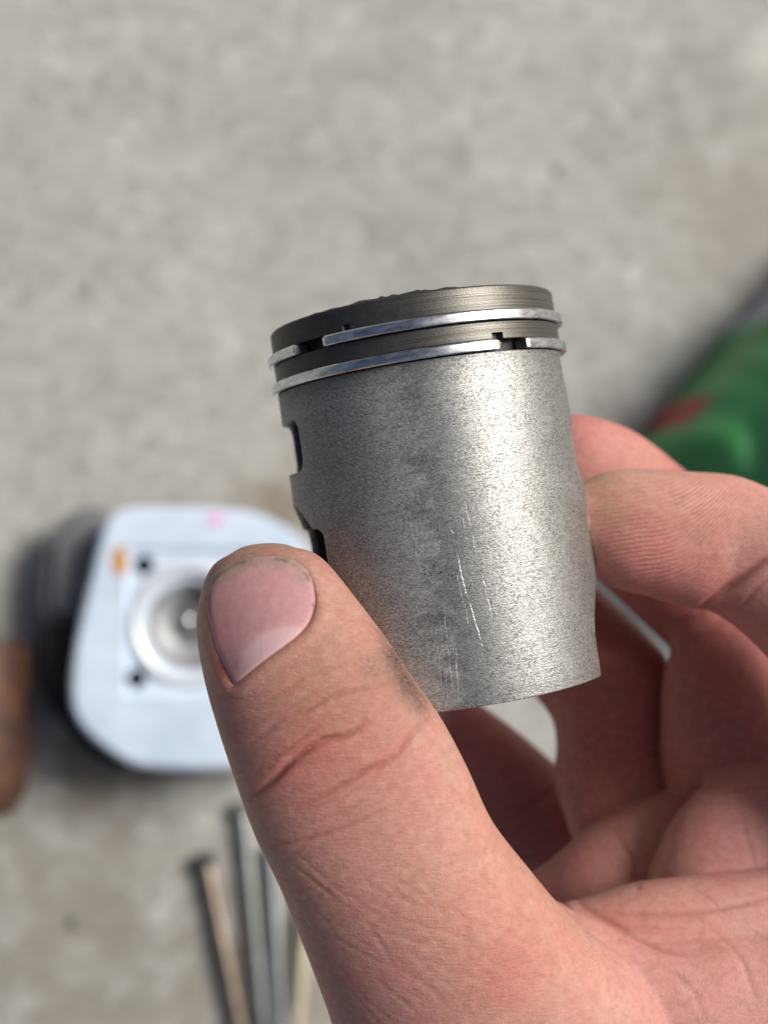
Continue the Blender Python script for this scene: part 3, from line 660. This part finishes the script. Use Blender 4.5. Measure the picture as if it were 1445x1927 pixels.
# rusty brown tube end at the left border
rust = N('rusty_brown'); nz = rust.noise(rust.co, 60, 5, .6); rust.out(color=rust.mix(rust.ramp(nz, .4, .6), (.04, .017, .012), (.11, .045, .018)), rough=.6, normal=rust.bump(nz, .4, .001))
a, b = on_ground(-50, 1210, .018), on_ground(-52, 1545, .018)
bm = bmesh.new(); L = (a-b).length; pr = [(0, 0), (.010, .0005), (.019, .004), (.0235, .010), (.025, .02), (.025, L-.004), (.0235, L), (.0225, L), (.0225, L-.03), (0, L-.03)]
vs_, fs_ = lathe(pr, 48); t = mesh_obj('rusty_tube', vs_, fs_, rust.m); t.matrix_world = Matrix.Translation(Vector((b.x, b.y, .025))) @ Vector(((a-b).x, (a-b).y, 0)).to_track_quat('Z', 'Y').to_matrix().to_4x4()
tag(t, 'rust-brown tube with a rounded end cut off by the left border', 'tube')

# long studs
def stud(ptop, pbot, r, mat, label, tmat=None):
    a, b = on_ground(*ptop, r), on_ground(*pbot, r); d = (b-a); d.z = 0; b = a+d.normalized()*max(d.length, .13); L = (b-a).length
    root = empty('stud_bolt', Vector((a.x, a.y, r*1.6)), label, 'bolt', 'long bolts lying on the concrete')
    root.rotation_euler = d.to_track_quat('Z', 'Y').to_euler()
    vs_, fs_ = lathe([(0, .004), (r*.96, .004), (r, .005), (r, L-.025)], 24); mesh_obj('shaft', vs_, fs_, mat, root)
    pr = []; z = L-.025
    while z < L: pr += [(r*.97, z), (r*.84, z+.0006)]; z += .0012
    pr += [(0, z)]; vs_, fs_ = lathe(pr, 20); mesh_obj('thread', vs_, fs_, mat, root)
    vs_, fs_ = lathe([(0, -.002), (r*1.2, -.0018), (r*1.55, -.0008), (r*1.55, .0035), (r*1.2, .0042), (0, .0042)], 6); mesh_obj('bolt_head', vs_, fs_, tmat or mat, root, smooth=False)
bronze = simple('bronzed_steel', (.36, .29, .22), .38, .8, .35, 90); dull = simple('dull_steel', (.42, .45, .43), .38, .85, .25, 120); dull2 = simple('pale_steel', (.52, .56, .56), .34, .85, .25, 110); cream = simple('yellowed_steel', (.72, .64, .46), .42, .6, .2, 90)
dk = simple('dark_bolt_head', (.10, .10, .11), .5, .6, .3, 200)
stud((386, 1612), (452, 1935), .0032, bronze, 'bronze-brown bolt lying apart at the left, leaning to the right', dk)
stud((456, 1515), (494, 1930), .0030, dull, 'dull grey-green bolt starting highest, right of the bronze one')
stud((510, 1600), (527, 1930), .0030, dull2, 'pale silver bolt between the grey-green and the cream one')
stud((582, 1640), (556, 1930), .0032, cream, 'cream yellowed bolt nearest the thumb, leaning to the left')

# green packet
pk = empty('plastic_packet', on_ground(1420, 760), 'crumpled glossy green plastic packet with red and lilac edging behind the fingers', 'packet')
e0, e1 = on_ground(1195, 835), on_ground(1450, 545); du = (e1-e0).normalized(); dv = Vector((du.y, -du.x, 0))
mid = (e0+e1)/2
vs_, fs_ = [], []; nu, nw = 60, 60; Lu, Lv = .20, .13
for i in range(nu+1):
    for j in range(nw+1):
        u, v_ = i/nu*2-1, j/nw
        p = mid+du*(u*Lu*.5+.01)+dv*(v_*Lv-.002)
        h = .11*(1-abs(u)**4)*(math.sin(math.pi*min(1, v_*1.0))**.3) if 0 < v_ < 1 else 0
        h *= 1+.22*noise.noise(Vector((u*2.2, v_*3, 1)))+.10*noise.noise(Vector((u*6, v_*7, 4)))
        wob = .004*noise.noise(Vector((u*4, 0, 7)))
        vs_.append((p+dv*wob+Vector((0, 0, h+.001))-pk.location))
for i in range(nu):
    for j in range(nw): k = i*(nw+1)+j; fs_.append((k, k+1, k+nw+2, k+nw+1))
g = N('green_print'); pq = g.n('ShaderNodeVectorMath', {0: g.co, 1: tuple(mid-pk.location)}, operation='SUBTRACT').outputs[0]
tt = g.math('DIVIDE', g.n('ShaderNodeVectorMath', {0: pq, 1: tuple(dv)}, operation='DOT_PRODUCT').outputs['Value'], Lv)
uu = g.n('ShaderNodeVectorMath', {0: pq, 1: tuple(du)}, operation='DOT_PRODUCT').outputs['Value']
c = g.mix(g.ramp(g.noise(g.co, 22, 2), .35, .65), (.045, .26, .065), (.085, .34, .125))
def band(c, a, b, col, u0=None, u1=None):
    k = g.math('MULTIPLY', g.ramp(tt, a-.01, a), g.ramp(tt, b, b-.01))
    if u0 is not None: k = g.math('MULTIPLY', k, g.math('MULTIPLY', g.ramp(uu, u0-.003, u0), g.ramp(uu, u1, u1-.003)))
    return g.mix(k, c, col)
c = band(c, -.1, .03, (.42, .42, .52), .02, .2); c = band(c, -.1, .035, (.42, .04, .04), -.05, -.032)
c = band(c, .40, .50, (.42, .36, .28)); c = band(c, .54, .60, (.40, .03, .04)); c = band(c, .60, .72, (.6, .58, .62))
g.out(color=c, rough=.45, spec=.5, normal=g.bump(g.noise(g.co, 50, 3, .5), .15, .003))
o = mesh_obj('packet_film', vs_, fs_, g.m, pk)
sdm = o.modifiers.new('thickness', 'SOLIDIFY'); sdm.thickness = .0006
